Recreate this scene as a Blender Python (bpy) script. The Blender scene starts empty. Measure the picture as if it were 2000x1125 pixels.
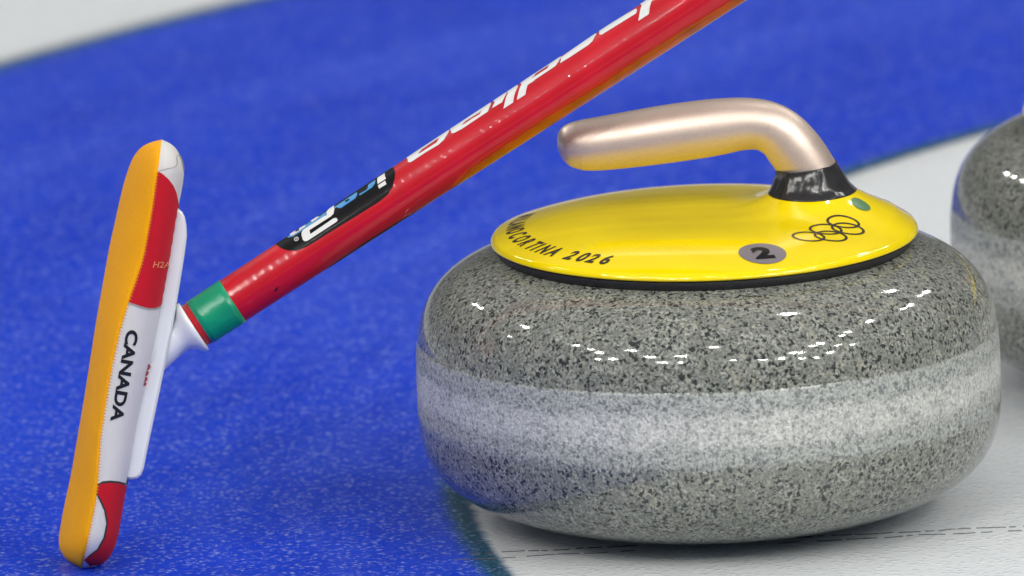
import bpy, bmesh, math, random
from mathutils import Vector, Matrix, noise
random.seed(4)
PI = math.pi
scn = bpy.context.scene
COL = scn.collection

# ------------------------------------------------------------------ camera
CAM = Vector((-0.0944, -6.6446, 1.5554))
PITCH, ROLL, FPX = 0.2134, -0.0341, 27251.9
_F = Vector((0, math.cos(PITCH), -math.sin(PITCH)))
_U0 = Vector((0, math.sin(PITCH), math.cos(PITCH)))
_R0 = Vector((1, 0, 0))
_R = _R0 * math.cos(ROLL) + _U0 * math.sin(ROLL)
_U = -_R0 * math.sin(ROLL) + _U0 * math.cos(ROLL)
cam_d = bpy.data.cameras.new('camera')
cam = bpy.data.objects.new('camera', cam_d)
COL.objects.link(cam)
m = Matrix.Identity(4)
for i in range(3):
    m[i][0], m[i][1], m[i][2], m[i][3] = _R[i], _U[i], -_F[i], CAM[i]
cam.matrix_world = m
cam_d.sensor_width = 36
cam_d.lens = FPX / 2000 * 36
cam_d.clip_start = 0.1
cam_d.clip_end = 400
cam_d.dof.use_dof = True
cam_d.dof.focus_distance = 6.72
cam_d.dof.aperture_fstop = 11
scn.camera = cam

# ------------------------------------------------------------------ world and lamps
w = bpy.data.worlds.new('World')
scn.world = w
w.use_nodes = True
nt = w.node_tree
bg = nt.nodes['Background']
tc = nt.nodes.new('ShaderNodeTexCoord')
sp = nt.nodes.new('ShaderNodeSeparateXYZ')
nt.links.new(tc.outputs['Generated'], sp.inputs[0])
rp = nt.nodes.new('ShaderNodeValToRGB')
nt.links.new(sp.outputs['Z'], rp.inputs[0])
e = rp.color_ramp.elements
e[0].position = 0.0; e[0].color = (0.20, 0.21, 0.24, 1)
e[1].position = 1.0; e[1].color = (0.50, 0.50, 0.50, 1)
k = e.new(0.10); k.color = (0.19, 0.20, 0.23, 1)
k = e.new(0.17); k.color = (0.09, 0.09, 0.10, 1)
k = e.new(0.45); k.color = (0.16, 0.16, 0.16, 1)
k = e.new(0.62); k.color = (0.42, 0.42, 0.42, 1)
nt.links.new(rp.outputs[0], bg.inputs[0])
bg.inputs[1].default_value = 0.62

lamp_d = bpy.data.lights.new('arena_lamp', 'AREA')
lamp_d.shape = 'RECTANGLE'
lamp_d.size = 0.75
lamp_d.size_y = 0.26
lamp_d.energy = 53
lamp_d.color = (1.0, 0.985, 0.95)
front_d = lamp_d.copy()
front_d.energy = 160
spots = []
for y in (-13.0, -9.5, -6.0, 2.5, 8.0):                 # rows across the sheets
    for i in range(-5, 6):
        x = i * 2.6 + random.uniform(-.5, .5)
        if random.random() > .50:
            spots.append((x, y + random.uniform(-.3, .3)))
for x in (-8.5, 8.0):                                   # lines along the sheets
    for i in range(12):
        if random.random() < .34:
            continue
        spots.append((x + random.uniform(-.5, .5), -9 + i * 1.9 + random.uniform(-.6, .6)))
kinds = []
for base in (lamp_d, front_d):
    for sx, sy in ((.75, .26), (.45, .40), (.30, .22)):
        q = base.copy()
        q.size, q.size_y = sx, sy
        q.energy = base.energy * {.75: 1.15, .45: 1.1, .30: .75}[sx]
        kinds.append(q)
for x, y in spots:
    o = bpy.data.objects.new('arena_lamp', random.choice(kinds[3:] if y < -9.1 else kinds[:3]))
    COL.objects.link(o)
    o.location = (x, y, 8.6)
    d = Vector((0, 0, 0)) - o.location
    o.rotation_euler = d.to_track_quat('-Z', 'Y').to_euler()

scn.render.engine = 'CYCLES'
vs = scn.view_settings
vs.view_transform = 'Standard'
vs.look = 'None'
vs.exposure = 0.0
vs.gamma = 1
vs.use_curve_mapping = False


# ------------------------------------------------------------------ helpers
def pix(px, py, depth):
    """point seen at photo position px,py at a given distance along the view axis"""
    return CAM + depth * (_F + (px - 1000) / FPX * _R - (py - 562.5) / FPX * _U)


def pix_y(px, py, y):
    d = _F + (px - 1000) / FPX * _R - (py - 562.5) / FPX * _U
    return CAM + d * ((y - CAM.y) / d.y)


def pix_z(px, py, z):
    d = _F + (px - 1000) / FPX * _R - (py - 562.5) / FPX * _U
    return CAM + d * ((z - CAM.z) / d.z)


def link(name, me, mat, parent=None, smooth=True, label=None):
    o = bpy.data.objects.new(name, me)
    COL.objects.link(o)
    if mat is not None:
        me.materials.clear()
        me.materials.append(mat)
    if smooth:
        for p in me.polygons:
            p.use_smooth = True
    if parent is not None:
        o.parent = parent
    if label:
        o['label'] = label
    return o


def thing(name, label, cat, loc=(0, 0, 0), group=None):
    o = bpy.data.objects.new(name, None)
    COL.objects.link(o)
    o.location = loc
    o.empty_display_size = .02
    o['label'] = label
    o['category'] = cat
    if group:
        o['group'] = group
    return o


def mesh(name, verts, faces):
    me = bpy.data.meshes.new(name)
    me.from_pydata([tuple(v) for v in verts], [], faces)
    me.update()
    return me


def rings(name, R, close_ends=True, flip=False):
    """R: list of rings (lists of equal length of points) -> tube mesh"""
    n = len(R[0])
    V = [p for r in R for p in r]
    Fc = []
    for i in range(len(R) - 1):
        for j in range(n):
            a, b = i * n + j, i * n + (j + 1) % n
            Fc.append((a, b, b + n, a + n))
    if close_ends:
        Fc.append(tuple(range(n))[::-1])
        Fc.append(tuple((len(R) - 1) * n + j for j in range(n)))
    me = mesh(name, V, Fc)
    bm = bmesh.new(); bm.from_mesh(me)
    bmesh.ops.recalc_face_normals(bm, faces=bm.faces)
    bm.to_mesh(me); bm.free()
    return me


def lathe(name, prof, n=160, close=False):
    R = [[(r * math.cos(2 * PI * j / n), r * math.sin(2 * PI * j / n), z) for j in range(n)] for r, z in prof]
    return rings(name, R, close_ends=not close)


def lerp_tab(tab, y):
    k_ = min(14, max(0, y - tab[0][0]) * .5, max(0, tab[-1][0] - y) * .5)
    return sum(lerp_raw(tab, y + k_ * q) * w_ for q, w_ in ((-1, .2), (-.5, .2), (0, .2), (.5, .2), (1, .2)))


def lerp_raw(tab, y):
    if y <= tab[0][0]:
        return tab[0][1]
    for (a, b), (c, d) in zip(tab, tab[1:]):
        if y <= c:
            return b + (d - b) * (y - a) / (c - a)
    return tab[-1][1]


def cr(P, n):
    """Catmull-Rom through tuples"""
    out = []
    Q = [P[0]] + list(P) + [P[-1]]
    for i in range(1, len(Q) - 2):
        for k in range(n):
            t = k / n
            out.append(tuple(.5 * ((2 * b) + (-a + c) * t + (2 * a - 5 * b + 4 * c - d) * t * t + (-a + 3 * b - 3 * c + d) * t ** 3)
                             for a, b, c, d in zip(Q[i - 1], Q[i], Q[i + 1], Q[i + 2])))
    out.append(P[-1])
    return out


def flat_from_curve(cu):
    o = bpy.data.objects.new('tmp', cu)
    COL.objects.link(o)
    dg = bpy.context.evaluated_depsgraph_get()
    dg.update()
    me = bpy.data.meshes.new_from_object(o.evaluated_get(dg))
    bpy.data.objects.remove(o)
    bm = bmesh.new()
    bm.from_mesh(me)
    bpy.data.meshes.remove(me)
    bmesh.ops.remove_doubles(bm, verts=bm.verts, dist=1e-6)
    return bm


def text_bm(s, size, bold=0.0, shear=0.0):
    cu = bpy.data.curves.new('t', 'FONT')
    cu.body = s
    cu.size = size
    cu.offset = bold
    cu.shear = shear
    cu.align_x = 'CENTER'
    cu.resolution_u = 6
    cu.fill_mode = 'FRONT'
    return flat_from_curve(cu)


def poly_bm(polys):
    cu = bpy.data.curves.new('p', 'CURVE')
    cu.dimensions = '2D'
    cu.fill_mode = 'BOTH'
    for P in polys:
        s = cu.splines.new('POLY')
        s.points.add(len(P) - 1)
        for q, p in zip(s.points, P):
            q.co = (p[0], p[1], 0, 1)
        s.use_cyclic_u = True
    return flat_from_curve(cu)


def merge(bms):
    out = bmesh.new()
    for b in bms:
        me = bpy.data.meshes.new('x')
        b.to_mesh(me)
        out.from_mesh(me)
        bpy.data.meshes.remove(me)
        b.free()
    return out


def slice_bm(bm, dx, dy):
    """cut a flat mesh along a grid so that it can be bent over a surface"""
    for ax, st in ((0, dx), (1, dy)):
        if not st or not bm.verts:
            continue
        lo = min(v.co[ax] for v in bm.verts)
        hi = max(v.co[ax] for v in bm.verts)
        k = math.ceil(lo / st)
        while k * st < hi:
            co = [0, 0, 0]; co[ax] = k * st
            no = [0, 0, 0]; no[ax] = 1
            g = bm.verts[:] + bm.edges[:] + bm.faces[:]
            bmesh.ops.bisect_plane(bm, geom=g, plane_co=co, plane_no=no, dist=1e-7)
            k += 1
    return bm


def wrap(name, bm, fn, mat, parent, dx, dy, label=None):
    slice_bm(bm, dx, dy)
    for v in bm.verts:
        v.co = fn(v.co.x, v.co.y)
    me = bpy.data.meshes.new(name)
    bm.normal_update()
    # face the normals to the camera side / outwards
    s = sum((f.normal.dot(CAM - f.calc_center_median())) * f.calc_area() for f in bm.faces)
    if s < 0:
        for f in bm.faces:
            f.normal_flip()
    bm.to_mesh(me)
    bm.free()
    return link(name, me, mat, parent, smooth=True, label=label)


# ------------------------------------------------------------------ materials
def newmat(name):
    mt = bpy.data.materials.new(name)
    mt.use_nodes = True
    n = mt.node_tree
    return mt, n, n.nodes['Principled BSDF']


def N(n, typ, **kw):
    o = n.nodes.new(typ)
    for k_, v in kw.items():
        setattr(o, k_, v)
    return o


def L(n, a, b):
    n.links.new(a, b)


def noise_node(n, co, scale, detail=2, rough=.5):
    t = N(n, 'ShaderNodeTexNoise')
    t.inputs['Scale'].default_value = scale
    t.inputs['Detail'].default_value = detail
    t.inputs['Roughness'].default_value = rough
    L(n, co, t.inputs['Vector'])
    return t.outputs['Fac']


def ramp(n, src, pts):
    r = N(n, 'ShaderNodeValToRGB')
    el = r.color_ramp.elements
    el[0].position, el[0].color = pts[0][0], pts[0][1]
    el[1].position, el[1].color = pts[-1][0], pts[-1][1]
    for p, c in pts[1:-1]:
        q = el.new(p); q.color = c
    L(n, src, r.inputs[0])
    return r.outputs[0]


def g(v):
    return (v, v, v, 1)


def mth(n, op, a, b=None, c=None, clamp=False):
    q = N(n, 'ShaderNodeMath', operation=op, use_clamp=clamp)
    for i, x in enumerate((a, b, c)):
        if x is None:
            continue
        if isinstance(x, (int, float)):
            q.inputs[i].default_value = x
        else:
            L(n, x, q.inputs[i])
    return q.outputs[0]


def mixc(n, f, a, b, blend='MIX'):
    q = N(n, 'ShaderNodeMix', data_type='RGBA', blend_type=blend)
    for i, x in ((0, f), (6, a), (7, b)):
        if isinstance(x, (int, float)):
            q.inputs[i].default_value = x
        elif isinstance(x, tuple):
            q.inputs[i].default_value = x
        else:
            L(n, x, q.inputs[i])
    return q.outputs[2]


def smooth(n, v, a, b):
    q = N(n, 'ShaderNodeMapRange', interpolation_type='SMOOTHSTEP')
    L(n, v, q.inputs[0])
    q.inputs[1].default_value = a
    q.inputs[2].default_value = b
    return q.outputs[0]


def bump(n, b, h, dist, strength=1.0, normal=None):
    q = N(n, 'ShaderNodeBump')
    q.inputs['Strength'].default_value = strength
    q.inputs['Distance'].default_value = dist
    L(n, h, q.inputs['Height'])
    if normal is not None:
        L(n, normal, q.inputs['Normal'])
    if b is not None:
        L(n, q.outputs[0], b.inputs['Normal'])
    return q.outputs[0]


def simple(name, col, rough=.5, metal=0, coat=0, spec=.5, var=0.0, vscale=60, bumpd=0.0, bscale=400, sss=0):
    mt, n, b = newmat(name)
    tcn = N(n, 'ShaderNodeTexCoord').outputs['Object']
    b.inputs['Base Color'].default_value = (*col, 1)
    if var:
        f = noise_node(n, tcn, vscale, 4)
        c = ramp(n, f, [(.3, (*[x * (1 - var) for x in col], 1)), (.7, (*[min(1, x * (1 + var)) for x in col], 1))])
        L(n, c, b.inputs['Base Color'])
    b.inputs['Roughness'].default_value = rough
    b.inputs['Metallic'].default_value = metal
    b.inputs['Coat Weight'].default_value = coat
    b.inputs['Coat Roughness'].default_value = .06
    b.inputs['Specular IOR Level'].default_value = spec
    if sss:
        b.inputs['Subsurface Weight'].default_value = sss
        b.inputs['Subsurface Radius'].default_value = (.006, .006, .007)
        b.inputs['Subsurface Scale'].default_value = 1.0
    if bumpd:
        bump(n, b, noise_node(n, tcn, bscale, 3), bumpd)
    return mt


RC = (1.0873, 0.1086)      # centre of the house
R_IN, R_OUT = 1.213, 1.829


def ice_mat():
    mt, n, b = newmat('pebbled_ice')
    geo = N(n, 'ShaderNodeNewGeometry').outputs['Position']
    vm = N(n, 'ShaderNodeVectorMath', operation='SUBTRACT')
    L(n, geo, vm.inputs[0]); vm.inputs[1].default_value = (RC[0], RC[1], 0)
    ln = N(n, 'ShaderNodeVectorMath', operation='LENGTH')
    L(n, vm.outputs[0], ln.inputs[0])
    fine = noise_node(n, geo, 90, 4, .6)
    r = mth(n, 'ADD', ln.outputs['Value'], mth(n, 'MULTIPLY', mth(n, 'SUBTRACT', fine, .5), .007))
    inn = smooth(n, r, R_IN - .009, R_IN - .003)
    teal = smooth(n, r, R_IN + .002, R_IN + .013)
    out = smooth(n, r, R_OUT - .012, R_OUT + .003)
    big = noise_node(n, geo, 2.2, 4, .6)
    mid = noise_node(n, geo, 14, 4, .6)
    med = noise_node(n, geo, 60, 3, .6)
    blue = mixc(n, mid, (.0008, .024, .42, 1), (.0016, .046, .64, 1))
    # pale tracks swept round the rings
    sx = N(n, 'ShaderNodeSeparateXYZ'); L(n, vm.outputs[0], sx.inputs[0])
    an = mth(n, 'ARCTAN2', sx.outputs['Y'], sx.outputs['X'])
    cb = N(n, 'ShaderNodeCombineXYZ')
    L(n, mth(n, 'MULTIPLY', ln.outputs['Value'], 9.0), cb.inputs[0]); L(n, mth(n, 'MULTIPLY', an, 1.2), cb.inputs[1])
    track = smooth(n, noise_node(n, cb.outputs[0], 1.0, 4, .65), .46, .68)
    blue = mixc(n, mth(n, 'MULTIPLY', smooth(n, big, .42, .75), .7), blue, (.012, .06, .60, 1))
    blue = mixc(n, mth(n, 'MULTIPLY', track, .55), blue, (.036, .090, .66, 1))
    tealc = (.018, .085, .15, 1)
    white = mixc(n, med, (.63, .66, .69, 1), (.71, .74, .76, 1))
    c = mixc(n, inn, white, tealc)
    c = mixc(n, teal, c, blue)
    outer_t = smooth(n, r, R_OUT - .03, R_OUT - .008)
    c = mixc(n, outer_t, c, tealc)
    c = mixc(n, out, c, white)
    # pebble droplets: frozen drops a few millimetres wide, frosted, their lamp reflections painted in as pale colour
    wob = N(n, 'ShaderNodeVectorMath', operation='ADD')
    nz = N(n, 'ShaderNodeTexNoise'); nz.inputs['Scale'].default_value = 120
    L(n, geo, nz.inputs['Vector'])
    sc = N(n, 'ShaderNodeVectorMath', operation='SCALE'); sc.inputs['Scale'].default_value = .004
    L(n, nz.outputs['Color'], sc.inputs[0])
    L(n, geo, wob.inputs[0]); L(n, sc.outputs[0], wob.inputs[1])
    vo = N(n, 'ShaderNodeTexVoronoi', feature='SMOOTH_F1')
    vo.inputs['Scale'].default_value = 250
    vo.inputs['Smoothness'].default_value = .35
    vo.inputs['Randomness'].default_value = 1
    L(n, wob.outputs[0], vo.inputs['Vector'])
    drop = smooth(n, vo.outputs['Distance'], .55, .05)
    sel = smooth(n, noise_node(n, geo, 110, 4, .7), .36, .58)
    dropm = mth(n, 'MULTIPLY', drop, sel)
    patch = smooth(n, noise_node(n, geo, 240, 3, .6), .55, .68)
    patch = mth(n, 'MULTIPLY', patch, smooth(n, noise_node(n, geo, 45, 3, .6), .30, .60))
    tiny = N(n, 'ShaderNodeTexVoronoi', feature='F1'); tiny.inputs['Scale'].default_value = 420
    L(n, geo, tiny.inputs['Vector'])
    glint = mth(n, 'MULTIPLY', smooth(n, tiny.outputs['Distance'], .17, .10), smooth(n, noise_node(n, geo, 200, 2), .50, .58))  # hot specks of reflected lamp light, painted as pale dots
    frost_glint = mth(n, 'MAXIMUM', mth(n, 'MULTIPLY', mth(n, 'MULTIPLY', dropm, dropm), .62), mth(n, 'MULTIPLY', patch, .42))
    frost_glint = mth(n, 'MAXIMUM', frost_glint, glint)
    c = mixc(n, frost_glint, c, (.34, .43, .76, 1), 'LIGHTEN')
    frost2 = mth(n, 'MULTIPLY', smooth(n, fine, .45, .8), .03)
    c = mixc(n, frost2, c, (.5, .58, .8, 1))
    L(n, c, b.inputs['Base Color'])
    b.inputs['IOR'].default_value = 1.31
    ro = mth(n, 'ADD', mth(n, 'MULTIPLY', mid, .08), .09)
    L(n, ro, b.inputs['Roughness'])
    h = mth(n, 'ADD', mth(n, 'MULTIPLY', dropm, 1.0), mth(n, 'MULTIPLY', med, .35))
    bump(n, b, h, .00045)
    b.inputs['Subsurface Weight'].default_value = .85
    b.inputs['Subsurface Radius'].default_value = (.07, .074, .08)
    b.inputs['Specular IOR Level'].default_value = .3

    b.inputs['Subsurface Scale'].default_value = 1.0
    return mt


def granite_mat():
    mt, n, b = newmat('polished_granite')
    co = N(n, 'ShaderNodeTexCoord').outputs['Object']
    z = N(n, 'ShaderNodeSeparateXYZ'); L(n, co, z.inputs[0]); z = z.outputs['Z']
    wig = mth(n, 'MULTIPLY', mth(n, 'SUBTRACT', noise_node(n, co, 55, 5, .7), .5), .012)
    zw = mth(n, 'ADD', z, wig)
    f1 = noise_node(n, co, 380, 3, .6)
    f2 = noise_node(n, co, 700, 2, .5)
    f3 = noise_node(n, co, 120, 3, .6)
    ground = ramp(n, f2, [(.30, (.050, .054, .050, 1)), (.42, (.135, .144, .128, 1)), (.56, (.24, .25, .22, 1)), (.72, (.40, .41, .365, 1))])
    ground = mixc(n, mth(n, 'MULTIPLY', smooth(n, f3, .35, .7), .45), ground, (.21, .22, .19, 1))
    ground = mixc(n, mth(n, 'MULTIPLY', smooth(n, noise_node(n, co, 260, 2), .56, .68), .4), ground, (.40, .37, .29, 1))
    sp1 = smooth(n, f1, .43, .37)
    vo = N(n, 'ShaderNodeTexVoronoi', feature='F1'); vo.inputs['Scale'].default_value = 290
    nz = N(n, 'ShaderNodeTexNoise'); nz.inputs['Scale'].default_value = 500
    L(n, co, nz.inputs['Vector'])
    sc = N(n, 'ShaderNodeVectorMath', operation='SCALE'); sc.inputs['Scale'].default_value = .0035
    L(n, nz.outputs['Color'], sc.inputs[0])
    ad = N(n, 'ShaderNodeVectorMath', operation='ADD'); L(n, co, ad.inputs[0]); L(n, sc.outputs[0], ad.inputs[1])
    L(n, ad.outputs[0], vo.inputs['Vector'])
    sp2 = smooth(n, vo.outputs['Distance'], .38, .24)
    sp2 = mth(n, 'MULTIPLY', sp2, smooth(n, noise_node(n, co, 130, 2), .44, .52))
    sp = mth(n, 'MAXIMUM', sp1, sp2)
    polished = mixc(n, mth(n, 'MULTIPLY', sp, .93), ground, (.018, .022, .024, 1))
    # hammered striking band round the middle
    bandc = ramp(n, f2, [(.30, (.19, .20, .19, 1)), (.5, (.32, .335, .315, 1)), (.72, (.46, .475, .45, 1))])
    bandc = mixc(n, mth(n, 'MULTIPLY', sp, .72), bandc, (.085, .10, .105, 1))
    worn = ramp(n, f2, [(.3, (.39, .39, .37, 1)), (.5, (.50, .505, .48, 1)), (.7, (.66, .66, .63, 1))])
    worn = mixc(n, mth(n, 'MULTIPLY', sp, .50), worn, (.17, .185, .19, 1))
    wm = mth(n, 'MULTIPLY', smooth(n, zw, .061, .068), smooth(n, zw, .083, .0775))
    wm = mth(n, 'MULTIPLY', wm, mth(n, 'ADD', mth(n, 'MULTIPLY', smooth(n, f3, .3, .7), .5), .42))
    bandc = mixc(n, wm, bandc, worn)
    up = smooth(n, mth(n, 'ADD', z, mth(n, 'MULTIPLY', wig, .12)), .0922, .0900)
    lo = smooth(n, zw, .051, .058)
    band = mth(n, 'MULTIPLY', up, lo)
    polished = mixc(n, mth(n, 'MULTIPLY', smooth(n, f3, .40, .62), .22), polished, (.05, .055, .055, 1))
    c = mixc(n, band, polished, bandc)
    L(n, c, b.inputs['Base Color'])
    ro = mth(n, 'ADD', mth(n, 'MULTIPLY', band, .45), mth(n, 'MULTIPLY', f3, .12))
    L(n, ro, b.inputs['Roughness'])
    b.inputs['Specular IOR Level'].default_value = .5
    hh = mth(n, 'MULTIPLY', mth(n, 'ADD', f1, f2), mth(n, 'ADD', mth(n, 'MULTIPLY', band, 1.0), .03))
    bump(n, b, hh, .0004)
    return mt


def gloss_yellow():
    mt, n, b = newmat('glossy_yellow')
    co = N(n, 'ShaderNodeTexCoord').outputs['Object']
    f = noise_node(n, co, 25, 4, .6)
    L(n, ramp(n, f, [(.3, (.77, .58, .0, 1)), (.7, (.83, .645, .0, 1))]), b.inputs['Base Color'])
    sc = noise_node(n, co, 70, 5, .7)
    L(n, ramp(n, sc, [(.45, g(.07)), (.75, g(.16))]), b.inputs['Roughness'])
    bump(n, b, noise_node(n, co, 18, 1), .0008, .6)
    b.inputs['Coat Weight'].default_value = .1
    b.inputs['Coat Roughness'].default_value = .04
    return mt


def fabric(name, col, scale=1500, var=.1):
    mt, n, b = newmat(name)
    co = N(n, 'ShaderNodeTexCoord').outputs['Object']
    mp = N(n, 'ShaderNodeMapping'); mp.inputs['Rotation'].default_value = (0, .17, 0)
    L(n, co, mp.inputs[0])
    w1 = N(n, 'ShaderNodeTexWave', wave_type='BANDS', bands_direction='Z'); w1.inputs['Scale'].default_value = scale / 4
    w2 = N(n, 'ShaderNodeTexWave', wave_type='BANDS', bands_direction='X'); w2.inputs['Scale'].default_value = scale / 4
    for q in (w1, w2):
        q.inputs['Distortion'].default_value = .4
        L(n, mp.outputs[0], q.inputs['Vector'])
    h = mth(n, 'MULTIPLY', w1.outputs['Fac'], w2.outputs['Fac'])
    f = noise_node(n, co, 30, 5, .6)
    v = mth(n, 'ADD', mth(n, 'MULTIPLY', h, .6), mth(n, 'MULTIPLY', f, .8))
    c = ramp(n, v, [(.2, (*[x * (1 - var) for x in col], 1)), (.9, (*[min(1, x * (1 + var)) for x in col], 1))])
    L(n, c, b.inputs['Base Color'])
    b.inputs['Roughness'].default_value = .75
    b.inputs['Specular IOR Level'].default_value = .15
    b.inputs['Sheen Weight'].default_value = .03
    h2 = mth(n, 'ADD', h, mth(n, 'MULTIPLY', noise_node(n, co, 45, 4), 5.0))
    bump(n, b, h2, .00028)
    return mt


def shaft_paint():
    mt, n, b = newmat('glossy_red_shaft')
    co = N(n, 'ShaderNodeTexCoord').outputs['Object']     # x runs along the shaft
    f = noise_node(n, co, 40, 4, .6)
    c = ramp(n, f, [(.3, (.40, .001, .009, 1)), (.7, (.50, .002, .014, 1))])
    L(n, c, b.inputs['Base Color'])
    b.inputs['Roughness'].default_value = .45
    b.inputs['Specular IOR Level'].default_value = .2
    b.inputs['Coat Weight'].default_value = .5
    b.inputs['Coat Roughness'].default_value = .03
    wv = N(n, 'ShaderNodeTexWave', wave_type='BANDS', bands_direction='X')
    wv.inputs['Scale'].default_value = 70
    wv.inputs['Distortion'].default_value = 1.2
    L(n, co, wv.inputs['Vector'])
    h = mth(n, 'ADD', mth(n, 'POWER', wv.outputs['Fac'], 6), mth(n, 'MULTIPLY', noise_node(n, co, 160, 2), .10))
    nrm = bump(n, None, h, .000012)
    L(n, nrm, b.inputs['Coat Normal'])
    return mt


def satin_gold():
    mt, n, b = newmat('satin_metallic_grip')
    co = N(n, 'ShaderNodeTexCoord').outputs['Object']
    f = noise_node(n, co, 1400, 2)
    c = ramp(n, f, [(.35, (.62, .505, .43, 1)), (.65, (.68, .56, .48, 1))])
    L(n, c, b.inputs['Base Color'])
    b.inputs['Metallic'].default_value = .8
    b.inputs['Roughness'].default_value = .36
    bump(n, b, f, .00003)
    sc = noise_node(n, co, 45, 5, .75)
    L(n, ramp(n, sc, [(.4, g(.43)), (.75, g(.52))]), b.inputs['Roughness'])
    return mt


def tape_black():
    mt, n, b = newmat('black_tape')
    co = N(n, 'ShaderNodeTexCoord').outputs['Object']
    b.inputs['Base Color'].default_value = (.022, .022, .024, 1)
    b.inputs['Roughness'].default_value = .2
    mp = N(n, 'ShaderNodeMapping'); mp.inputs['Scale'].default_value = (1, 1, .22)
    L(n, co, mp.inputs[0])
    bump(n, b, noise_node(n, mp.outputs[0], 85, 1, .5), .005)
    return mt


M = dict(
    ice=ice_mat(), granite=granite_mat(), yellow=gloss_yellow(),
    red_cover=simple('glossy_red_cover', (.55, .01, .015), .1, coat=.5),
    rubber=simple('black_rubber_ring', (.012, .012, .013), .42, var=.3, vscale=900, bumpd=.0005, bscale=1500),
    grip=satin_gold(), tape=tape_black(),
    ink=simple('dark_print', (.035, .022, .010), .25, coat=.4),
    sticker=simple('grey_sticker', (.17, .15, .17), .3, var=.08),
    green_dot=simple('green_dot', (.05, .16, .06), .3, var=.15, vscale=500),
    black=simple('black_print', (.004, .004, .005), .5, coat=.25, spec=.08),
    white=simple('white_print', (.60, .60, .59), .45),
    cyan=simple('blue_print', (.006, .20, .48), .4),
    orange=simple('orange_print', (.36, .040, .002), .35, coat=.2, var=.3, vscale=90),
    shaft=shaft_paint(),
    green=simple('green_tape', (.001, .24, .115), .3, var=.12, vscale=70, bumpd=.0006, bscale=110),
    plastic=simple('white_plastic', (.66, .68, .70), .28, coat=.2, sss=.4, bumpd=.0003, bscale=60),
    pad=fabric('yellow_fabric', (1.0, .41, .0005), 2400, .10),
    cover=fabric('white_fabric', (.68, .67, .66), 2600, .04),
    redfab=fabric('red_fabric', (.56, .008, .022), 2600, .10),
    darkfab=fabric('dark_fabric_print', (.045, .045, .05), 2600, .1),
    greyfab=fabric('grey_fabric_print', (.38, .38, .37), 2600, .1),
    letterfab=fabric('black_fabric_print', (.012, .014, .022), 2600, .1),
    peach=fabric('peach_fabric_print', (.85, .28, .14), 2600, .1),
    thread_y=simple('amber_thread', (.62, .25, .004), .7),
    thread=simple('dark_thread', (.06, .06, .065), .6),
)

# ------------------------------------------------------------------ the ice
def disc_ring(name, r0, r1, n=256):
    V, Fc = [], []
    for j in range(n):
        a = 2 * PI * j / n
        V.append((RC[0] + r0 * math.cos(a), RC[1] + r0 * math.sin(a), 0))
        V.append((RC[0] + r1 * math.cos(a), RC[1] + r1 * math.sin(a), 0))
    for j in range(n):
        a, b_ = 2 * j, 2 * ((j + 1) % n)
        Fc.append((a, a + 1, b_ + 1, b_))
    return mesh(name, V, Fc)


def struct(name, me):
    o = link(name, me, M['ice'], smooth=False)
    o['kind'] = 'structure'
    return o


struct('blue_ring', disc_ring('blue_ring', R_IN, R_OUT))
struct('ice_sheet', disc_ring('ice_sheet', R_OUT, 70))
n_ = 256
struct('white_ring', mesh('white_ring', [(RC[0] + R_IN * math.cos(2 * PI * j / n_), RC[1] + R_IN * math.sin(2 * PI * j / n_), 0) for j in range(n_)],
                          [tuple(range(n_))]))

# ------------------------------------------------------------------ the stone
ZD, RD = 0.1385, 0.1042
NK = (0.0535, 0.0)


def body_profile():
    a, z0, bt, bb, nt_, nb = .1425, .0626, .0755, .0626, 3.9, 3.1
    P = []
    n = 90
    for i in range(n + 1):
        t = -PI / 2 + PI * i / n
        q, b_ = (nt_, bt) if t > 0 else (nb, bb)
        r = a * max(0, math.cos(t)) ** (2 / q)
        z = z0 + b_ * math.copysign(abs(math.sin(t)) ** (2 / q), t)
        if r < .03:
            continue
        P.append((r, z))
    return P


def cover_h(x, y):
    r = math.hypot(x, y) / RD
    dome = .0022 + .0108 * max(0, 1 - r ** 3.6)
    dx, dy = x - NK[0], (y - NK[1]) / 1.12
    d = math.hypot(dx, dy)
    c = dx / d if d > 1e-6 else 0
    lam = .0100 + (.006 * c if c > 0 else .001 * c)
    w_ = math.exp(-max(0, d - .0200) / lam)
    T = .0212
    if d < .02:
        return ZD + T
    # smooth foot of the neck running out into the dome; both fade at the rim
    return ZD + dome + max(0, T - dome) * w_ * min(1, (1 - min(1, r)) / .10) ** .8


def cover_mesh():
    na, nr = 240, 90
    R = []
    for i in range(1, nr + 1):
        q = i / nr
        rr = RD * .985 * q
        R.append([(rr * math.cos(2 * PI * j / na), rr * math.sin(2 * PI * j / na),
                   cover_h(rr * math.cos(2 * PI * j / na), rr * math.sin(2 * PI * j / na))) for j in range(na)])
    edge = [list(p) for p in R[-1]]
    for f, dz in ((.991, .25), (.996, .5), (.9995, .8), (1.0, 1.0)):
        ring = []
        for j, p in enumerate(edge):
            zt = p[2]
            ring.append((RD * f * math.cos(2 * PI * j / na), RD * f * math.sin(2 * PI * j / na), zt + (ZD - zt) * dz))
        R.append(ring)
    R.append([(RD * .985 * math.cos(2 * PI * j / na), RD * .985 * math.sin(2 * PI * j / na), ZD - .0008) for j in range(na)])
    return rings('handle_cover', R)


def on_cover(x, y, lift=.00025):
    e_ = .0006
    nx = -(cover_h(x + e_, y) - cover_h(x - e_, y)) / (2 * e_)
    ny = -(cover_h(x, y + e_) - cover_h(x, y - e_)) / (2 * e_)
    nn = Vector((nx, ny, 1)).normalized()
    return Vector((x, y, cover_h(x, y))) + nn * lift


def pix_cover(px, py):
    z = ZD + .008
    for _ in range(30):
        p = pix_z(px, py, z)
        z = .5 * z + .5 * cover_h(p.x, p.y)
    return p.x, p.y


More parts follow.
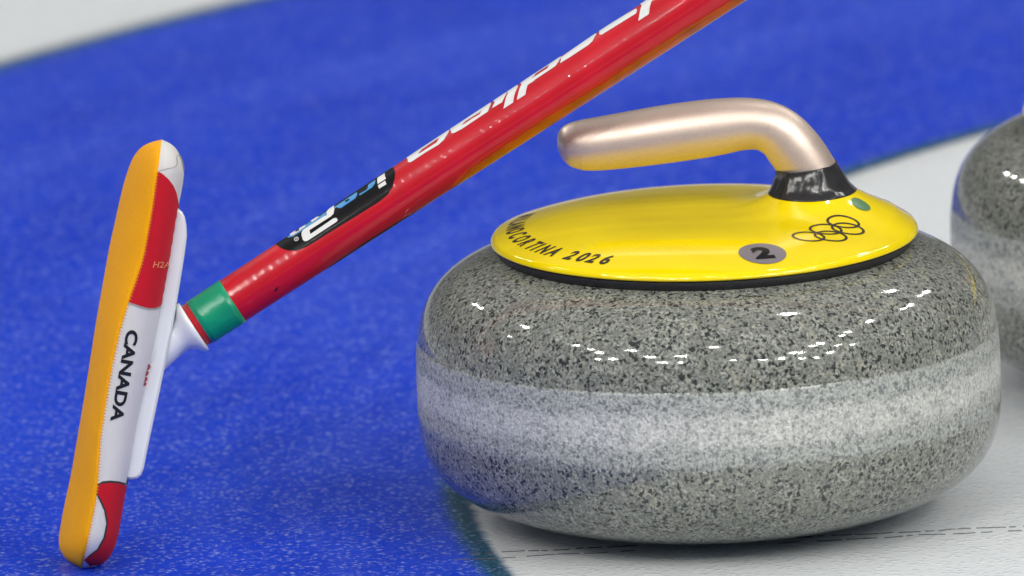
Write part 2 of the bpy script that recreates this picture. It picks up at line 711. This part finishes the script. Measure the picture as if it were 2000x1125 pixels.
def build_stone():
    root = thing('curling_stone', '', 'curling stone')
    link('granite_body', lathe('granite_body', body_profile(), 192), M['granite'], root)
    ring = lathe('mounting_ring', [(.093, .1305), (.0985, .1310), (.1000, .1320), (.1024, .1364), (.1020, .1376), (.093, .1376)], 160)
    link('mounting_ring', ring, M['rubber'], root)
    cov = link('handle_cover', cover_mesh(), M['yellow'], root)
    # grip : swept rounded section
    C_ = [(1089, 285, 3), (1091, 285, 16), (1096, 285, 28), (1107, 285, 39.5), (1125, 284.5, 47), (1145, 283, 50.5), (1180, 279.5, 53), (1240, 271, 55.5),
          (1300, 262, 57), (1350, 255, 57), (1400, 248, 55.5), (1450, 242, 51.5), (1492, 245, 49.5), (1525, 262, 51), (1548, 287, 53.5),
          (1566, 312, 54.5), (1580, 335, 55), (1592, 356, 56)]
    C_ = cr(C_, 5)
    R = []
    for i, (x, y, hw) in enumerate(C_):
        a = C_[max(0, i - 1)]; b_ = C_[min(len(C_) - 1, i + 1)]
        p0, p1 = pix_y(a[0], a[1], 0), pix_y(b_[0], b_[1], 0)
        t = (p1 - p0).normalized()
        if i < 22:
            t = Vector((1, 0, .12)).normalized()
        c = pix_y(x, y, 0)
        up = Vector((-t.z, 0, t.x)).normalized()
        s = hw * c_scale
        ring = []
        for j in range(40):
            th = 2 * PI * j / 40
            ring.append(c + up * (s * math.cos(th)) + Vector((0, 1, 0)) * (s * .98 * math.sin(th)))
        R.append(ring)
    link('grip', rings('grip', R), M['grip'], root)
    # taped collar
    R = []
    for k_ in range(25):
        q = k_ / 24
        c0 = pix_y(1574 + 11 * q, 322, 0)
        cb = pix_y(1585, 369, 0)
        z = c0.z + (cb.z - c0.z) * q
        ax = (60.5 + 26.5 * q ** 1.7) * c_scale
        ay = ax * (1.0 + .12 * q)
        ring = []
        for j in range(96):
            th = 2 * PI * j / 96
            nn = noise.noise(Vector((math.cos(th) * 3.2, math.sin(th) * 3.2, q * .9)))
            nn2 = noise.noise(Vector((math.cos(th) * 8, math.sin(th) * 8, q * 1.5 + 4)))
            f = 1 + (.030 * nn + .018 * nn2) * (math.sin(PI * min(1, q * 1.1 + .05)))
            x, y = c0.x + ax * f * math.cos(th), ay * f * math.sin(th)
            zz = z + .10 * (x - c0.x) * (1 - q)
            if q > .5:
                tgt = cover_h(x, y) + .0002
                zz = zz + (tgt - zz) * ((q - .5) / .5) ** 2
            ring.append((x, y, zz))
        R.append(ring)
    R.insert(0, [(p[0] * .93 + c0.x * .07 - 0.0008, p[1] * .93, p[2] - .0004) for p in R[0]])
    link('collar', rings('collar', R), M['tape'], root)
    # lettering round the rim, read from outside with the tops towards the middle
    meas = [('N', 995, 441), ('O', 1000, 451), ('C', 1010, 460), ('O', 1019, 467), ('R', 1030.6, 473), ('T', 1043, 479.5), ('I', 1051, 483),
            ('N', 1063, 488.4), ('A', 1082, 493), ('2', 1117.5, 499), ('0', 1142, 501), ('2', 1163, 502.6), ('6', 1189, 504.2)]
    A_ = []
    rr = []
    for ch, x, y in meas:
        q = pix_cover(x, y)
        A_.append(math.atan2(q[1], q[0]) % (2 * PI)); rr.append(math.hypot(*q))
    print('LET', [round(math.degrees(a_), 1) for a_ in A_], [round(r_, 4) for r_ in rr])
    rc = sum(rr[3:]) / len(rr[3:])
    s_, cap = .0120, .0120 * .73
    r0 = rc + cap / 2
    st_ = [4.6, 4.2, 2.9, 5.0, 4.6, 4.6, 4.6, 3.0, 4.0]
    seq = [(ch, a_) for (ch, _, _), a_ in zip(meas[2:], A_[2:])]
    a_ = A_[2]
    for ch, dg in (('O', 6.4), ('N', 5.0), ('A', 4.9), ('L', 4.3), ('I', 3.4), ('M', 4.4)):
        a_ -= math.radians(dg)
        seq.insert(0, (ch, a_))
    bms = []
    for ch, ang in seq:
        t = text_bm(ch, s_, .00042, .10)
        wf = .84 if ch.isdigit() else .72
        for v in t.verts:
            v.co = (ang * r0 + (v.co.x - .05 * cap) * wf, v.co.y, 0)
        bms.append(t)
    wrap('lettering', merge(bms), lambda u, v: on_cover((r0 - v) * math.cos(u / r0), (r0 - v) * math.sin(u / r0)), M['ink'], cov, .002, .002)
    # five linked rings
    Z = 3.516
    bms = []
    for (cx, cy) in ((700, 641), (852, 638), (818, 592), (970, 588), (938, 541)):
        x, y = pix_cover(1380 + cx / Z, 280 + cy / Z)
        ro, ri = .0082, .0069
        bms.append(poly_bm([[(x + q * math.cos(2 * PI * j / 48), y + (q - .0019) * math.sin(2 * PI * j / 48)) for j in range(48)] for q in (ro, ri)]))
    for i_, b_ in enumerate(bms):
        for v in b_.verts:
            v.co.z = 0
    ob = wrap('ring_emblem', merge(bms), on_cover, M['ink'], cov, .003, .003)
    # round number sticker
    x, y = pix_cover(1489, 494.5)
    st = wrap('number_sticker', poly_bm([[(x + .0115 * math.cos(2 * PI * j / 48), y + .0115 * math.sin(2 * PI * j / 48)) for j in range(48)]]),
              lambda u, v: on_cover(u, v, .0003), M['sticker'], cov, .003, .003)
    t = text_bm('2', .0180, .0010)
    for v in t.verts:
        px_, py_ = v.co.x * 1.0, v.co.y * .9 - .0058
        an = math.radians(14)
        v.co = (x + px_ * math.cos(an) - py_ * math.sin(an), y + px_ * math.sin(an) + py_ * math.cos(an), 0)
    wrap('number', t, lambda u, v: on_cover(u, v, .0005), M['black'], st, .003, .003)
    x, y = pix_cover(1681, 400)
    wrap('green_dot', poly_bm([[(x + .0046 * math.cos(2 * PI * j / 32), y + .0052 * math.sin(2 * PI * j / 32)) for j in range(32)]]),
         lambda u, v: on_cover(u, v, .0003), M['green_dot'], cov, .002, .002)
    return root


c_scale = (pix_y(1101, 280, 0) - pix_y(1001, 280, 0)).length / 100
stone = build_stone()
stone['label'] = 'grey granite curling stone with glossy yellow handle cover and beige grip, sharp in front'
stone['group'] = 'curling stones on the ice'


def copy_tree(o, parent=None):
    c = o.copy()
    COL.objects.link(c)
    c.parent = parent
    for ch in list(o.children):
        copy_tree(ch, c)
    return c


stone2 = copy_tree(stone)
stone2['label'] = 'blurred granite curling stone cut off by the right edge, behind the sharp one'
p = pix_z(1857, 484, .07)
stone2.location = (p.x + .1425, p.y, 0)
stone2.rotation_euler = (0, 0, -1.7)
for ch in stone2.children:
    if ch.name.startswith('handle_cover'):
        ch.data = ch.data.copy()
        ch.data.materials[0] = M['yellow']
    if ch.name.startswith('granite_body'):
        pass

# ------------------------------------------------------------------ the broom
W0 = pix_z(160, 1108, 0)
W0 = (W0 - CAM).dot(_F)            # distance of the broom along the view axis
MPP = W0 / FPX                     # metres per photo pixel at that distance
broom = thing('curling_broom', 'red curling broom with yellow and white pad leaning beside the yellow stone', 'broom', pix_z(160, 1108, 0))
bpy.context.view_layer.update()
BASE = broom.location.copy()


def bchild(o, parent=None):
    """keep the object's world shape while parenting it under the broom"""
    o.parent = parent or broom
    if parent is None:
        o.matrix_parent_inverse = Matrix.Translation(-BASE)
    return o


LT = [(273, 314), (276, 300), (281, 286), (288, 274), (300, 263), (320, 254), (360, 241), (480, 214), (620, 189), (780, 164), (920, 140), (1000, 123),
      (1040, 116), (1060, 113.5), (1080, 118), (1092, 128), (1102, 143), (1109, 157)]
RT = [(273, 317), (280, 333), (290, 345), (305, 354), (325, 360), (350, 359), (402, 349), (514, 331), (594, 317), (700, 298), (832, 268), (937, 250),
      (962, 244), (1010, 236), (1055, 228), (1080, 219), (1095, 208), (1104, 196), (1109, 178)]
ST = [(273, 315.5), (310, 312), (334, 308), (418, 296), (506, 280), (554, 264), (590, 251), (646, 234), (690, 224), (713, 219), (785, 207), (853, 196),
      (941, 190.6), (967, 189), (1009, 181), (1055, 171), (1093, 163), (1109, 160)]
Y0, Y1 = 273, 1109
HD = .052          # depth of the head (across the view)


def endf(y):
    e_ = 70
    q = max(0, (Y0 + e_ - y) / e_, (y - (Y1 - e_)) / e_)
    return math.sqrt(max(0.02, 1 - min(1, q) ** 2))


def sec(y, k_, q):
    """point of the head's section at photo height y; k 0 yellow face, 1 white side, 2 back; q 0..1 away from the seam"""
    xl, xr, xs = lerp_tab(LT, y), lerp_tab(RT, y), lerp_tab(ST, y)
    e_ = endf(y)
    D = HD * e_
    if k_ == 0:
        n = 1.55
        c, s = math.cos(q * PI / 2), math.sin(q * PI / 2)
        X = xs + (xl - xs) * s ** (2 / n)
        dw = D * (1 - c ** (2 / n))
    elif k_ == 1:
        n = 2.3
        c, s = math.cos(q * PI / 2), math.sin(q * PI / 2)
        X = xs + (xr - xs) * s ** (2 / n)
        dw = D * .45 * (1 - c ** (2 / n))
    else:
        X = xr + (xl - xr) * (.5 - .5 * math.cos(PI * q))
        dw = D * .45 + D * .55 * q + D * .25 * math.sin(PI * q)
    if k_ < 2:
        dw += .0012 * math.exp(-(q / .06) ** 2)
    return pix(X, y, W0 - HD / 2 + (HD - D) / 2 + dw)


ROWS = [Y0 + (Y1 - Y0) * (.5 - .5 * math.cos(PI * i / 130)) for i in range(131)]
NQ = 26


def strip(name, k_, mat, extra=None):
    V, Fc = [], []
    cols = [(k_, (i / NQ) ** 1.0) for i in range(NQ + 1)]
    if extra:
        cols += extra
    for y in ROWS:
        for kk, q in cols:
            V.append(sec(y, kk, q))
    n = len(cols)
    for i in range(len(ROWS) - 1):
        for j in range(n - 1):
            a = i * n + j
            Fc.append((a, a + 1, a + n + 1, a + n))
    me = mesh(name, V, Fc)
    bm = bmesh.new(); bm.from_mesh(me)
    bmesh.ops.recalc_face_normals(bm, faces=bm.faces)
    s = sum(f.normal.dot(CAM - f.calc_center_median()) * f.calc_area() for f in bm.faces)
    if s < 0:
        bmesh.ops.reverse_faces(bm, faces=bm.faces)
    bm.to_mesh(me); bm.free()
    return bchild(link(name, me, mat))


pad = strip('scrub_pad', 0, M['pad'])
cover = strip('pad_cover', 1, M['cover'], [(2, i / 12) for i in range(1, 13)])


def on_side(px, py, lift=.00035):
    py = min(max(py, Y0 + .5), Y1 - .5)
    xr, xs = lerp_tab(RT, py), lerp_tab(ST, py)
    f = (px - xs) / max(1e-3, xr - xs)
    f = max(0.0, min(f, .9995))
    q = math.asin(f ** (2.3 / 2)) * 2 / PI
    p = sec(py, 1, q)
    out = -_F * math.cos(q * PI / 2) + _R * math.sin(q * PI / 2) * .6
    return p + out.normalized() * lift


def side_decal(name, polys, mat, parent, lift, label=None, dx=4, dy=6):
    bm = poly_bm(polys)
    o = wrap(name, bm, lambda u, v: on_side(u, v, lift), mat, None, dx, dy, label)
    return bchild(o, parent)


def seam_pts(a, b_, n=14, off=0.0):
    return [(lerp_tab(ST, a + (b_ - a) * i / n) + off, a + (b_ - a) * i / n) for i in range(n + 1)]


def right_pts(a, b_, n=14, off=0.0):
    return [(lerp_tab(RT, a + (b_ - a) * i / n) + off, a + (b_ - a) * i / n) for i in range(n + 1)]


# red panel near the top, with the soft dark edge printed round it
red_a = [(308, 334), (318, 340), (329, 350), (338, 362), (344, 376), (347, 392), (348.5, 402)] + right_pts(410, 585, off=1) + \
        [(313, 597), (304, 601.5), (292, 602), (278, 599), (264, 594)] + seam_pts(590, 336)
drk_a = [(300, 590), (316, 590), (317, 597), (311, 603), (303, 606), (290, 606), (276, 603), (262, 598), (250, 594)] + [(251, 588)]
side_decal('printed_edge', [drk_a], M['greyfab'], cover, .0002)
side_decal('red_panel', [red_a], M['redfab'], cover, .00035)
# lower red panel and its dark outline
red_b = [(190.6, 950), (198, 945), (212, 943), (230, 944), (245, 948)] + right_pts(955, 1105, off=1) + [(178, 1109), (168, 1098), (164, 1093), (177, 1086), (194, 1073),
         (206, 1050), (211, 1022), (207, 997), (197, 974), (189.5, 963)]
drk_b = [(190, 946), (200, 940), (214, 938.5), (232, 940), (246, 944), (250, 930), (253, 930), (250, 952), (245, 952)] + [(230, 960), (209, 975)] + \
        [(209, 997), (207.5, 997), (213, 1022), (209, 1051), (200, 1072), (185, 1088), (176, 1100), (164, 1095), (172, 1086), (190, 1072), (202, 1050), (207.5, 1022), (203, 997), (193.5, 976), (187, 965)]
side_decal('printed_edge', [drk_b], M['darkfab'], cover, .0002)
side_decal('red_panel', [red_b], M['redfab'], cover, .00035)


def polyline(pts, wd):
    """ribbon round a 2D polyline"""
    Lf, Rt = [], []
    for i, p_ in enumerate(pts):
        a = pts[max(0, i - 1)]; b_ = pts[min(len(pts) - 1, i + 1)]
        d = Vector((b_[0] - a[0], b_[1] - a[1])).normalized()
        Lf.append((p_[0] - d.y * wd, p_[1] + d.x * wd)); Rt.append((p_[0] + d.y * wd, p_[1] - d.x * wd))
    return Lf + Rt[::-1]


side_decal('printed_edge', [polyline(cr([(310, 334), (325, 330), (341, 326), (346, 317), (345, 306), (350, 303), (356, 316), (359, 332)], 4), .7)], M['greyfab'], cover, .0003)

# CANADA down the side
ax0, ax1 = Vector((259.5, 645)), Vector((227, 824))
dirn = (ax1 - ax0).normalized()
upn = Vector((-dirn.y, dirn.x)) * -1      # tops of the letters point to the right
bms = []
t = text_bm('CANADA', 30, 1.1)
xs_ = [v.co.x for v in t.verts]
lo_, hi_ = min(xs_), max(xs_)
Ln = (ax1 - ax0).length
for v in t.verts:
    u = (v.co.x - lo_) / (hi_ - lo_) * Ln
    h = v.co.y / (30 * .70) * 22.0 - 11
    q = ax0 + dirn * u + upn * h
    v.co = (q.x, q.y, 0)
bchild(wrap('lettering', t, on_side, M['letterfab'], None, 4, 6), cover)
# small print on the red panel
t = text_bm('H2A', 17, .15, .25)
for v in t.verts:
    v.co = (313 + v.co.x * 1.0, 523 - v.co.y + .03 * v.co.x, 0)
bchild(wrap('small_print', t, lambda u, v: on_side(u, v, .0006), M['peach'], None, 4, 6), cover)
# red print wrapping round the edge of the cover
bms = []
for (x, y, l_) in ((290, 715, 12), (286.5, 728, 9), (284.5, 740, 7), (282.5, 750, 4)):
    bms.append(poly_bm([polyline([(x - 1.5, y - 3), (x + 1.5, y), (x - 2.5, y + l_ * .6)], 1.6)]))
bchild(wrap('small_print', merge(bms), lambda u, v: on_side(u, v, .0005), M['redfab'], None, 4, 6), cover)
# stitches along the seam
bms = []
y = 335
V, Fc = [], []
while y < 1090:
    p0 = sec(y, 0, .012); p1 = sec(y + 2.0, 1, .02)
    nrm = -_F
    wv = (p1 - p0).cross(nrm).normalized() * .00022
    b0 = len(V)
    V += [p0 + wv + nrm * .0003, p0 - wv + nrm * .0003, p1 - wv + nrm * .0005, p1 + wv + nrm * .0005]
    V += [p0 + wv - nrm * .0004, p0 - wv - nrm * .0004, p1 - wv - nrm * .0004, p1 + wv - nrm * .0004]
    Fc += [tuple(b0 + k_ for k_ in f) for f in ((0, 1, 2, 3), (7, 6, 5, 4), (0, 4, 5, 1), (1, 5, 6, 2), (2, 6, 7, 3), (3, 7, 4, 0))]
    y += 6.2
bchild(link('stitching', mesh('stitching', V, Fc), M['thread_y'], smooth=False), cover)


def slab(name, poly, d0, d1, mat, bev=.0015, seg=3):
    """photo-plane outline given real thickness along the view axis, with rounded edges"""
    bm = bmesh.new()
    a = [bm.verts.new(pix(x, y, W0 + d0)) for x, y in poly]
    b_ = [bm.verts.new(pix(x, y, W0 + d1)) for x, y in poly]
    bm.faces.new(a); bm.faces.new(b_[::-1])
    for i in range(len(poly)):
        j = (i + 1) % len(poly)
        bm.faces.new((a[i], b_[i], b_[j], a[j]))
    bmesh.ops.recalc_face_normals(bm, faces=bm.faces)
    if bev:
        ed = [e_ for e_ in bm.edges if (e_.verts[0] in a and e_.verts[1] in a) or (e_.verts[0] in b_ and e_.verts[1] in b_)]
        bmesh.ops.bevel(bm, geom=ed, offset=bev, segments=seg, affect='EDGES', clamp_overlap=True)
    me = bpy.data.meshes.new(name); bm.to_mesh(me); bm.free()
    o = link(name, me, mat, smooth=True)
    sm = o.modifiers.new('wn', 'WEIGHTED_NORMAL')
    return bchild(o)


plate = [(345, 404), (350, 409), (356, 414), (361, 424), (364, 440), (365, 462), (361, 494), (353, 545), (341, 618), (332, 668), (322, 716), (305, 798), (290, 868),
         (281, 914), (276, 928), (268, 935), (256, 937), (245, 936), (246, 900), (262, 800), (290, 660), (318, 520), (335, 430)]
slab('head_plate', plate, -.010, .026, M['plastic'], .0022)
# shaft frame: x along the shaft
A0 = pix(455, 587.5, W0)
A1 = pix(1292, 44, W0)
AX = (A1 - A0).normalized()
NU = (AX.cross(-_F) * -1).normalized()       # towards the upper side of the shaft in the photo
if NU.dot(_U) < 0:
    NU = -NU
TO = -_F                                       # towards the camera


def hw(s):
    return 46.8 + 5.7 * min(s, 1500) / 998


shaft_m = Matrix(((AX.x, TO.x, NU.x, A0.x), (AX.y, TO.y, NU.y, A0.y), (AX.z, TO.z, NU.z, A0.z), (0, 0, 0, 1)))


def cyl(s, th, lift=0.0):
    """shaft-local point: s photo pixels along, th radians from the camera side towards the top"""
    r = hw(s) * MPP + lift
    return Vector((s * MPP, r * math.cos(th), r * math.sin(th)))


def sth(px, py):
    """photo point on the shaft -> (s, th); beyond the upper edge the angle goes on round the back"""
    d = Vector((px - 455, -(py - 587.5)))
    ax = Vector((.8387, .5446)); nu = Vector((-.5446, .8387))
    s, o = d.dot(ax), d.dot(nu)
    q = o / hw(s)
    if q > 1:
        return s, PI / 2 + (q - 1) * 1.6
    if q < -1:
        return s, -PI / 2 + (q + 1) * 1.6
    return s, math.asin(q)


def shaftchild(o, parent):
    o.matrix_world = shaft_m
    o.parent = broom
    o.matrix_parent_inverse = Matrix.Translation(-BASE)
    return o


def tube(name, s0, s1, lift, mat, step=12, wall=True):
    S = [s0 + (s1 - s0) * i / max(2, int((s1 - s0) / step)) for i in range(max(2, int((s1 - s0) / step)) + 1)]
    R = [[cyl(s, 2 * PI * j / 72, lift) for j in range(72)] for s in S]
    R.insert(0, [cyl(s0, 2 * PI * j / 72, -.0018) for j in range(72)])
    R.append([cyl(s1, 2 * PI * j / 72, -.0018) for j in range(72)])
    o = link(name, rings(name, R), mat)
    return shaftchild(o, broom)


shaft = tube('shaft', -98, 4300, 0, M['shaft'], 40)
shaft['label'] = 'glossy red broom shaft with white lettering'
tube('green_tape', -78, 0, .00035, M['green'])
tube('grip_end', 4300, 4340, .0006, M['black'])


def shaft_decal(name, bm, mat, lift=.00018, conv=None, ds=12, dt=.09, label=None):
    slice_bm(bm, ds, dt)
    for v in bm.verts:
        v.co = cyl(v.co.x, v.co.y, lift)
    bm.normal_update()
    for f in bm.faces:
        c = f.calc_center_median()
        if f.normal.dot(Vector((0, c.y, c.z))) < 0:
            f.normal_flip()
    me = bpy.data.meshes.new(name)
    bm.to_mesh(me); bm.free()
    o = link(name, me, mat, label=label)
    o.parent = shaft
    return o


def pxpoly(P):
    return [sth(x, y) for x, y in P]


Zp = 5.627


def zp(P, ox=520, oy=310):
    return [(ox + x / Zp, oy + y / Zp) for x, y in P]


# black badge (rounded pill running on round the back)
s_a, t_a = sth(*zp([(110, 945)])[0])
pill_front = zp([(110, 945), (150, 975), (200, 998), (260, 1012), (330, 1012), (400, 990), (480, 950), (700, 812), (980, 640), (1250, 470), (1340, 395), (1390, 310), (1415, 220), (1420, 150), (1405, 108)])
pf = pxpoly(pill_front)
s0_, s1_ = pf[0][0], pf[-1][0]
back = [(s1_ - 5, 2.0), (s1_ - 25, 2.5), (s1_ - 50, 2.75), (s0_ + 60, 2.75), (s0_ + 25, 2.55), (s0_ + 3, 2.0)]
badge = shaft_decal('badge', poly_bm([pf + back]), M['black'], .00015, label='black badge with white and blue lettering')
# the visible white and blue letter pieces on it
wh = [
    zp([(395, 815), (410, 790), (440, 770), (640, 640), (672, 625), (668, 590), (690, 560), (750, 520), (755, 560), (745, 610), (715, 640), (480, 790), (492, 832), (745, 660), (775, 655), (790, 675), (780, 695), (520, 865), (460, 905), (430, 912), (408, 895), (395, 850)]),
    zp([(1228, 215), (1268, 190), (1308, 165), (1310, 200), (1322, 225), (1230, 285)]),
    zp([(1233, 298), (1312, 247), (1325, 285), (1245, 335)]),
    zp([(262, 840), (290, 815), (330, 795), (325, 815), (365, 795), (370, 770), (440, 730), (432, 755), (310, 840), (275, 855)]),
    zp([(490, 690), (560, 645), (590, 640), (560, 670), (510, 703)]),
]
bl = [
    zp([(230, 865), (262, 845), (275, 858), (310, 842), (432, 757), (440, 728), (490, 695), (510, 705), (560, 672), (590, 640), (640, 600), (668, 590), (665, 622), (520, 715), (300, 860), (250, 872)]),
    zp([(755, 535), (800, 505), (920, 425), (1000, 370), (1003, 400), (985, 440), (940, 470), (830, 545), (795, 548), (785, 535), (757, 550)]),
    zp([(1025, 395), (1100, 350), (1120, 330), (1125, 290), (1170, 260), (1205, 235), (1200, 275), (1170, 320), (1035, 408)]),
]
for P in bl:
    shaft_decal('badge_letter', poly_bm([pxpoly(P)]), M['cyan'], .00030)
for P in wh:
    shaft_decal('badge_letter', poly_bm([pxpoly(P)]), M['white'], .00038)
blk = [zp([(868, 468), (915, 445), (922, 458), (880, 485)]), zp([(480, 797), (520, 770), (530, 800), (492, 830)])]
shaft_decal('letter_counter', poly_bm([pxpoly(blk[0])]), M['black'], .00045)
sc_, tc_ = sth(*zp([(337, 886)])[0])
R_ = 4.7
shaft_decal('registered_mark', poly_bm([[(sc_ + r_ * math.cos(a_ * PI / 16), tc_ + r_ / 47 / math.cos(tc_) * .8 * math.sin(a_ * PI / 16)) for a_ in range(32)] for r_ in (R_, R_ * .72)] +
            [[(sc_ + x_, tc_ + y_ / 47) for x_, y_ in ((-1.4, -2), (-.6, -2), (.8, 1.6), (.8, -2), (1.5, -2), (1.5, 2), (.4, 2), (-.7, -.6), (-.7, 2), (-1.4, 2))]]), M['white'], .00038)

# white lettering printed upside down along the shaft (only its tops show, the rest runs round the back)
def za(P):
    return [(780 + x / 5.627, 130 + y / 5.627) for x, y in P]


def zb(P):
    return [(1040 + x / 6.617, y / 6.617) for x, y in P]


def behind(P, k_):
    """carry an outline on round the back of the shaft"""
    a, b_ = P[0], P[-1]
    return P + [(b_[0] - .5446 * k_, b_[1] - .8387 * k_), (a[0] - .5446 * k_, a[1] - .8387 * k_)]


glyphs = [
    [behind(za([(97, 1030), (97, 1055), (130, 1054), (300, 942), (430, 866), (490, 812), (530, 750), (552, 712)]), 26), za([(205, 966), (250, 915), (400, 812), (442, 790), (412, 840), (330, 892), (230, 955)])],
    [behind(za([(572, 715), (574, 737), (604, 735), (690, 690), (880, 562), (975, 500), (1012, 412)]), 26), za([(688, 648), (735, 600), (880, 512), (910, 488), (884, 530), (800, 578), (720, 633)])],
    [behind(za([(1050, 400), (1022, 462), (1130, 398), (1183, 300)]), 26)],
    [behind(za([(1195, 300), (1160, 400), (1145, 469), (1250, 400), (1275, 290), (1308, 222)]), 26)],
    [behind(za([(1345, 200), (1310, 290), (1293, 373), (1385, 315), (1412, 206), (1500, 151)]) + zb([(0, 1058), (230, 905), (300, 857), (345, 792), (372, 740)]), 26),
     za([(1450, 143), (1495, 95)]) + zb([(30, 965), (215, 845), (200, 885), (60, 975)])],
    [behind(zb([(372, 772), (358, 823), (500, 735), (720, 590), (772, 543), (802, 490), (830, 450)]), 3) ,],
    [behind(zb([(868, 415), (862, 450), (892, 456), (1000, 390), (1340, 180), (1352, 132)]), 3)],
    [behind(zb([(1412, 80), (1385, 180), (1366, 279), (1503, 190), (1512, 115), (1535, 35), (1560, -10)]), 30)],
]
for G in glyphs:
    shaft_decal('letter', poly_bm([pxpoly(P) for P in G]), M['white'], .0002)

# orange flash and black edge on the underside
def lower(xs, top, mat, name, lift=.00012, far=-2.6, label=None):
    P = []
    for x in xs:
        # point on the lower edge of the shaft at photo x
        P.append((sth(x, 627 - (x - 480) * .6411)[0]))
    pts = [(s, math.radians(t_)) for s, t_ in zip(P, top)]
    pts += [(P[-1], far), (P[0] + 30, far)]
    return shaft_decal(name, poly_bm([pts]), mat, lift, label=label)


xs_ = list(range(880, 1900, 12))
tp = [-88 + min(1, i / 4) * 44 + random.uniform(-1.5, 1.5) - 2 * math.sin(i * .3) for i in range(len(xs_))]
lower(xs_, tp, M['orange'], 'orange_stripe')
xs_ = list(range(636, 836, 6))
tp = [-88 + 20 * math.sin(PI * min(1, i / 30)) ** .5 + random.uniform(-2, 2) for i in range(len(xs_))]
lower(xs_, tp, M['black'], 'black_stripe')
s_c, t_c = sth(540, 566)
shaft_decal('scuff_mark', poly_bm([[(s_c - 6, t_c - .02), (s_c - 1, t_c - .05), (s_c + 5, t_c + .03), (s_c + 8, t_c + .10), (s_c + 1, t_c + .07), (s_c - 2, t_c + .03)]]), M['black'])

# socket between plate and shaft, turned about the shaft axis
prof = [(-90, 44), (-91, 54), (-97, 54), (-103, 50), (-112, 40), (-122, 33.5), (-134, 32), (-152, 35), (-175, 39), (-196, 43), (-212, 44)]
R = [[Vector((s * MPP, r_ * MPP * math.cos(2 * PI * j / 64), r_ * MPP * math.sin(2 * PI * j / 64))) for j in range(64)] for s, r_ in prof]
R.insert(0, [Vector((-96 * MPP, 40 * MPP * math.cos(2 * PI * j / 64), 40 * MPP * math.sin(2 * PI * j / 64))) for j in range(64)])
sk = link('socket', rings('socket', R), M['plastic'])
shaftchild(sk, broom)

# ------------------------------------------------------------------ threads frozen in the ice
def strand(label, y0, slope, seed, xr):
    rnd = random.Random(seed)
    bm = bmesh.new()
    x = xr[0]
    while x < xr[1]:
        ln = rnd.uniform(.003, .016)
        n = max(3, int(ln / .002))
        wd = rnd.uniform(.00012, .00034)
        prev = None
        for i in range(n + 1):
            xx = x + ln * i / n
            yy = y0 + slope * xx + .0022 * noise.noise(Vector((xx * 45, seed, 0))) + .0009 * noise.noise(Vector((xx * 300, seed, 5)))
            w_ = wd * (math.sin(PI * (i + .35) / (n + .7))) ** .5
            a = bm.verts.new((xx, yy - w_, .00005)); b_ = bm.verts.new((xx, yy + w_, .00005)); c = bm.verts.new((xx, yy, .00045))
            if prev:
                bm.faces.new((prev[0], a, c, prev[2])); bm.faces.new((prev[2], c, b_, prev[1]))
            prev = (a, b_, c)
        x += ln + (rnd.uniform(.0, .003) if rnd.random() < .75 else rnd.uniform(.003, .008))
    bm.normal_update()
    me = bpy.data.meshes.new('marking_thread')
    bm.to_mesh(me); bm.free()
    o = link('marking_thread', me, M['thread'])
    o['label'] = label
    o['category'] = 'thread'
    o['group'] = 'marking threads frozen in the ice'


strand('faint broken thread crossing from blue to white ice left of the stone, lower one', -.0735, .080, 3, (-.125, -.045))
strand('faint broken thread crossing from blue to white ice left of the stone, upper one', -.0635, .070, 8, (-.120, -.045))
strand('dark broken thread on white ice running right from the stone, lower one', -.0735, .080, 5, (.030, .6))
strand('dark broken thread on white ice running right from the stone, upper one', -.0635, .070, 9, (.038, .6))
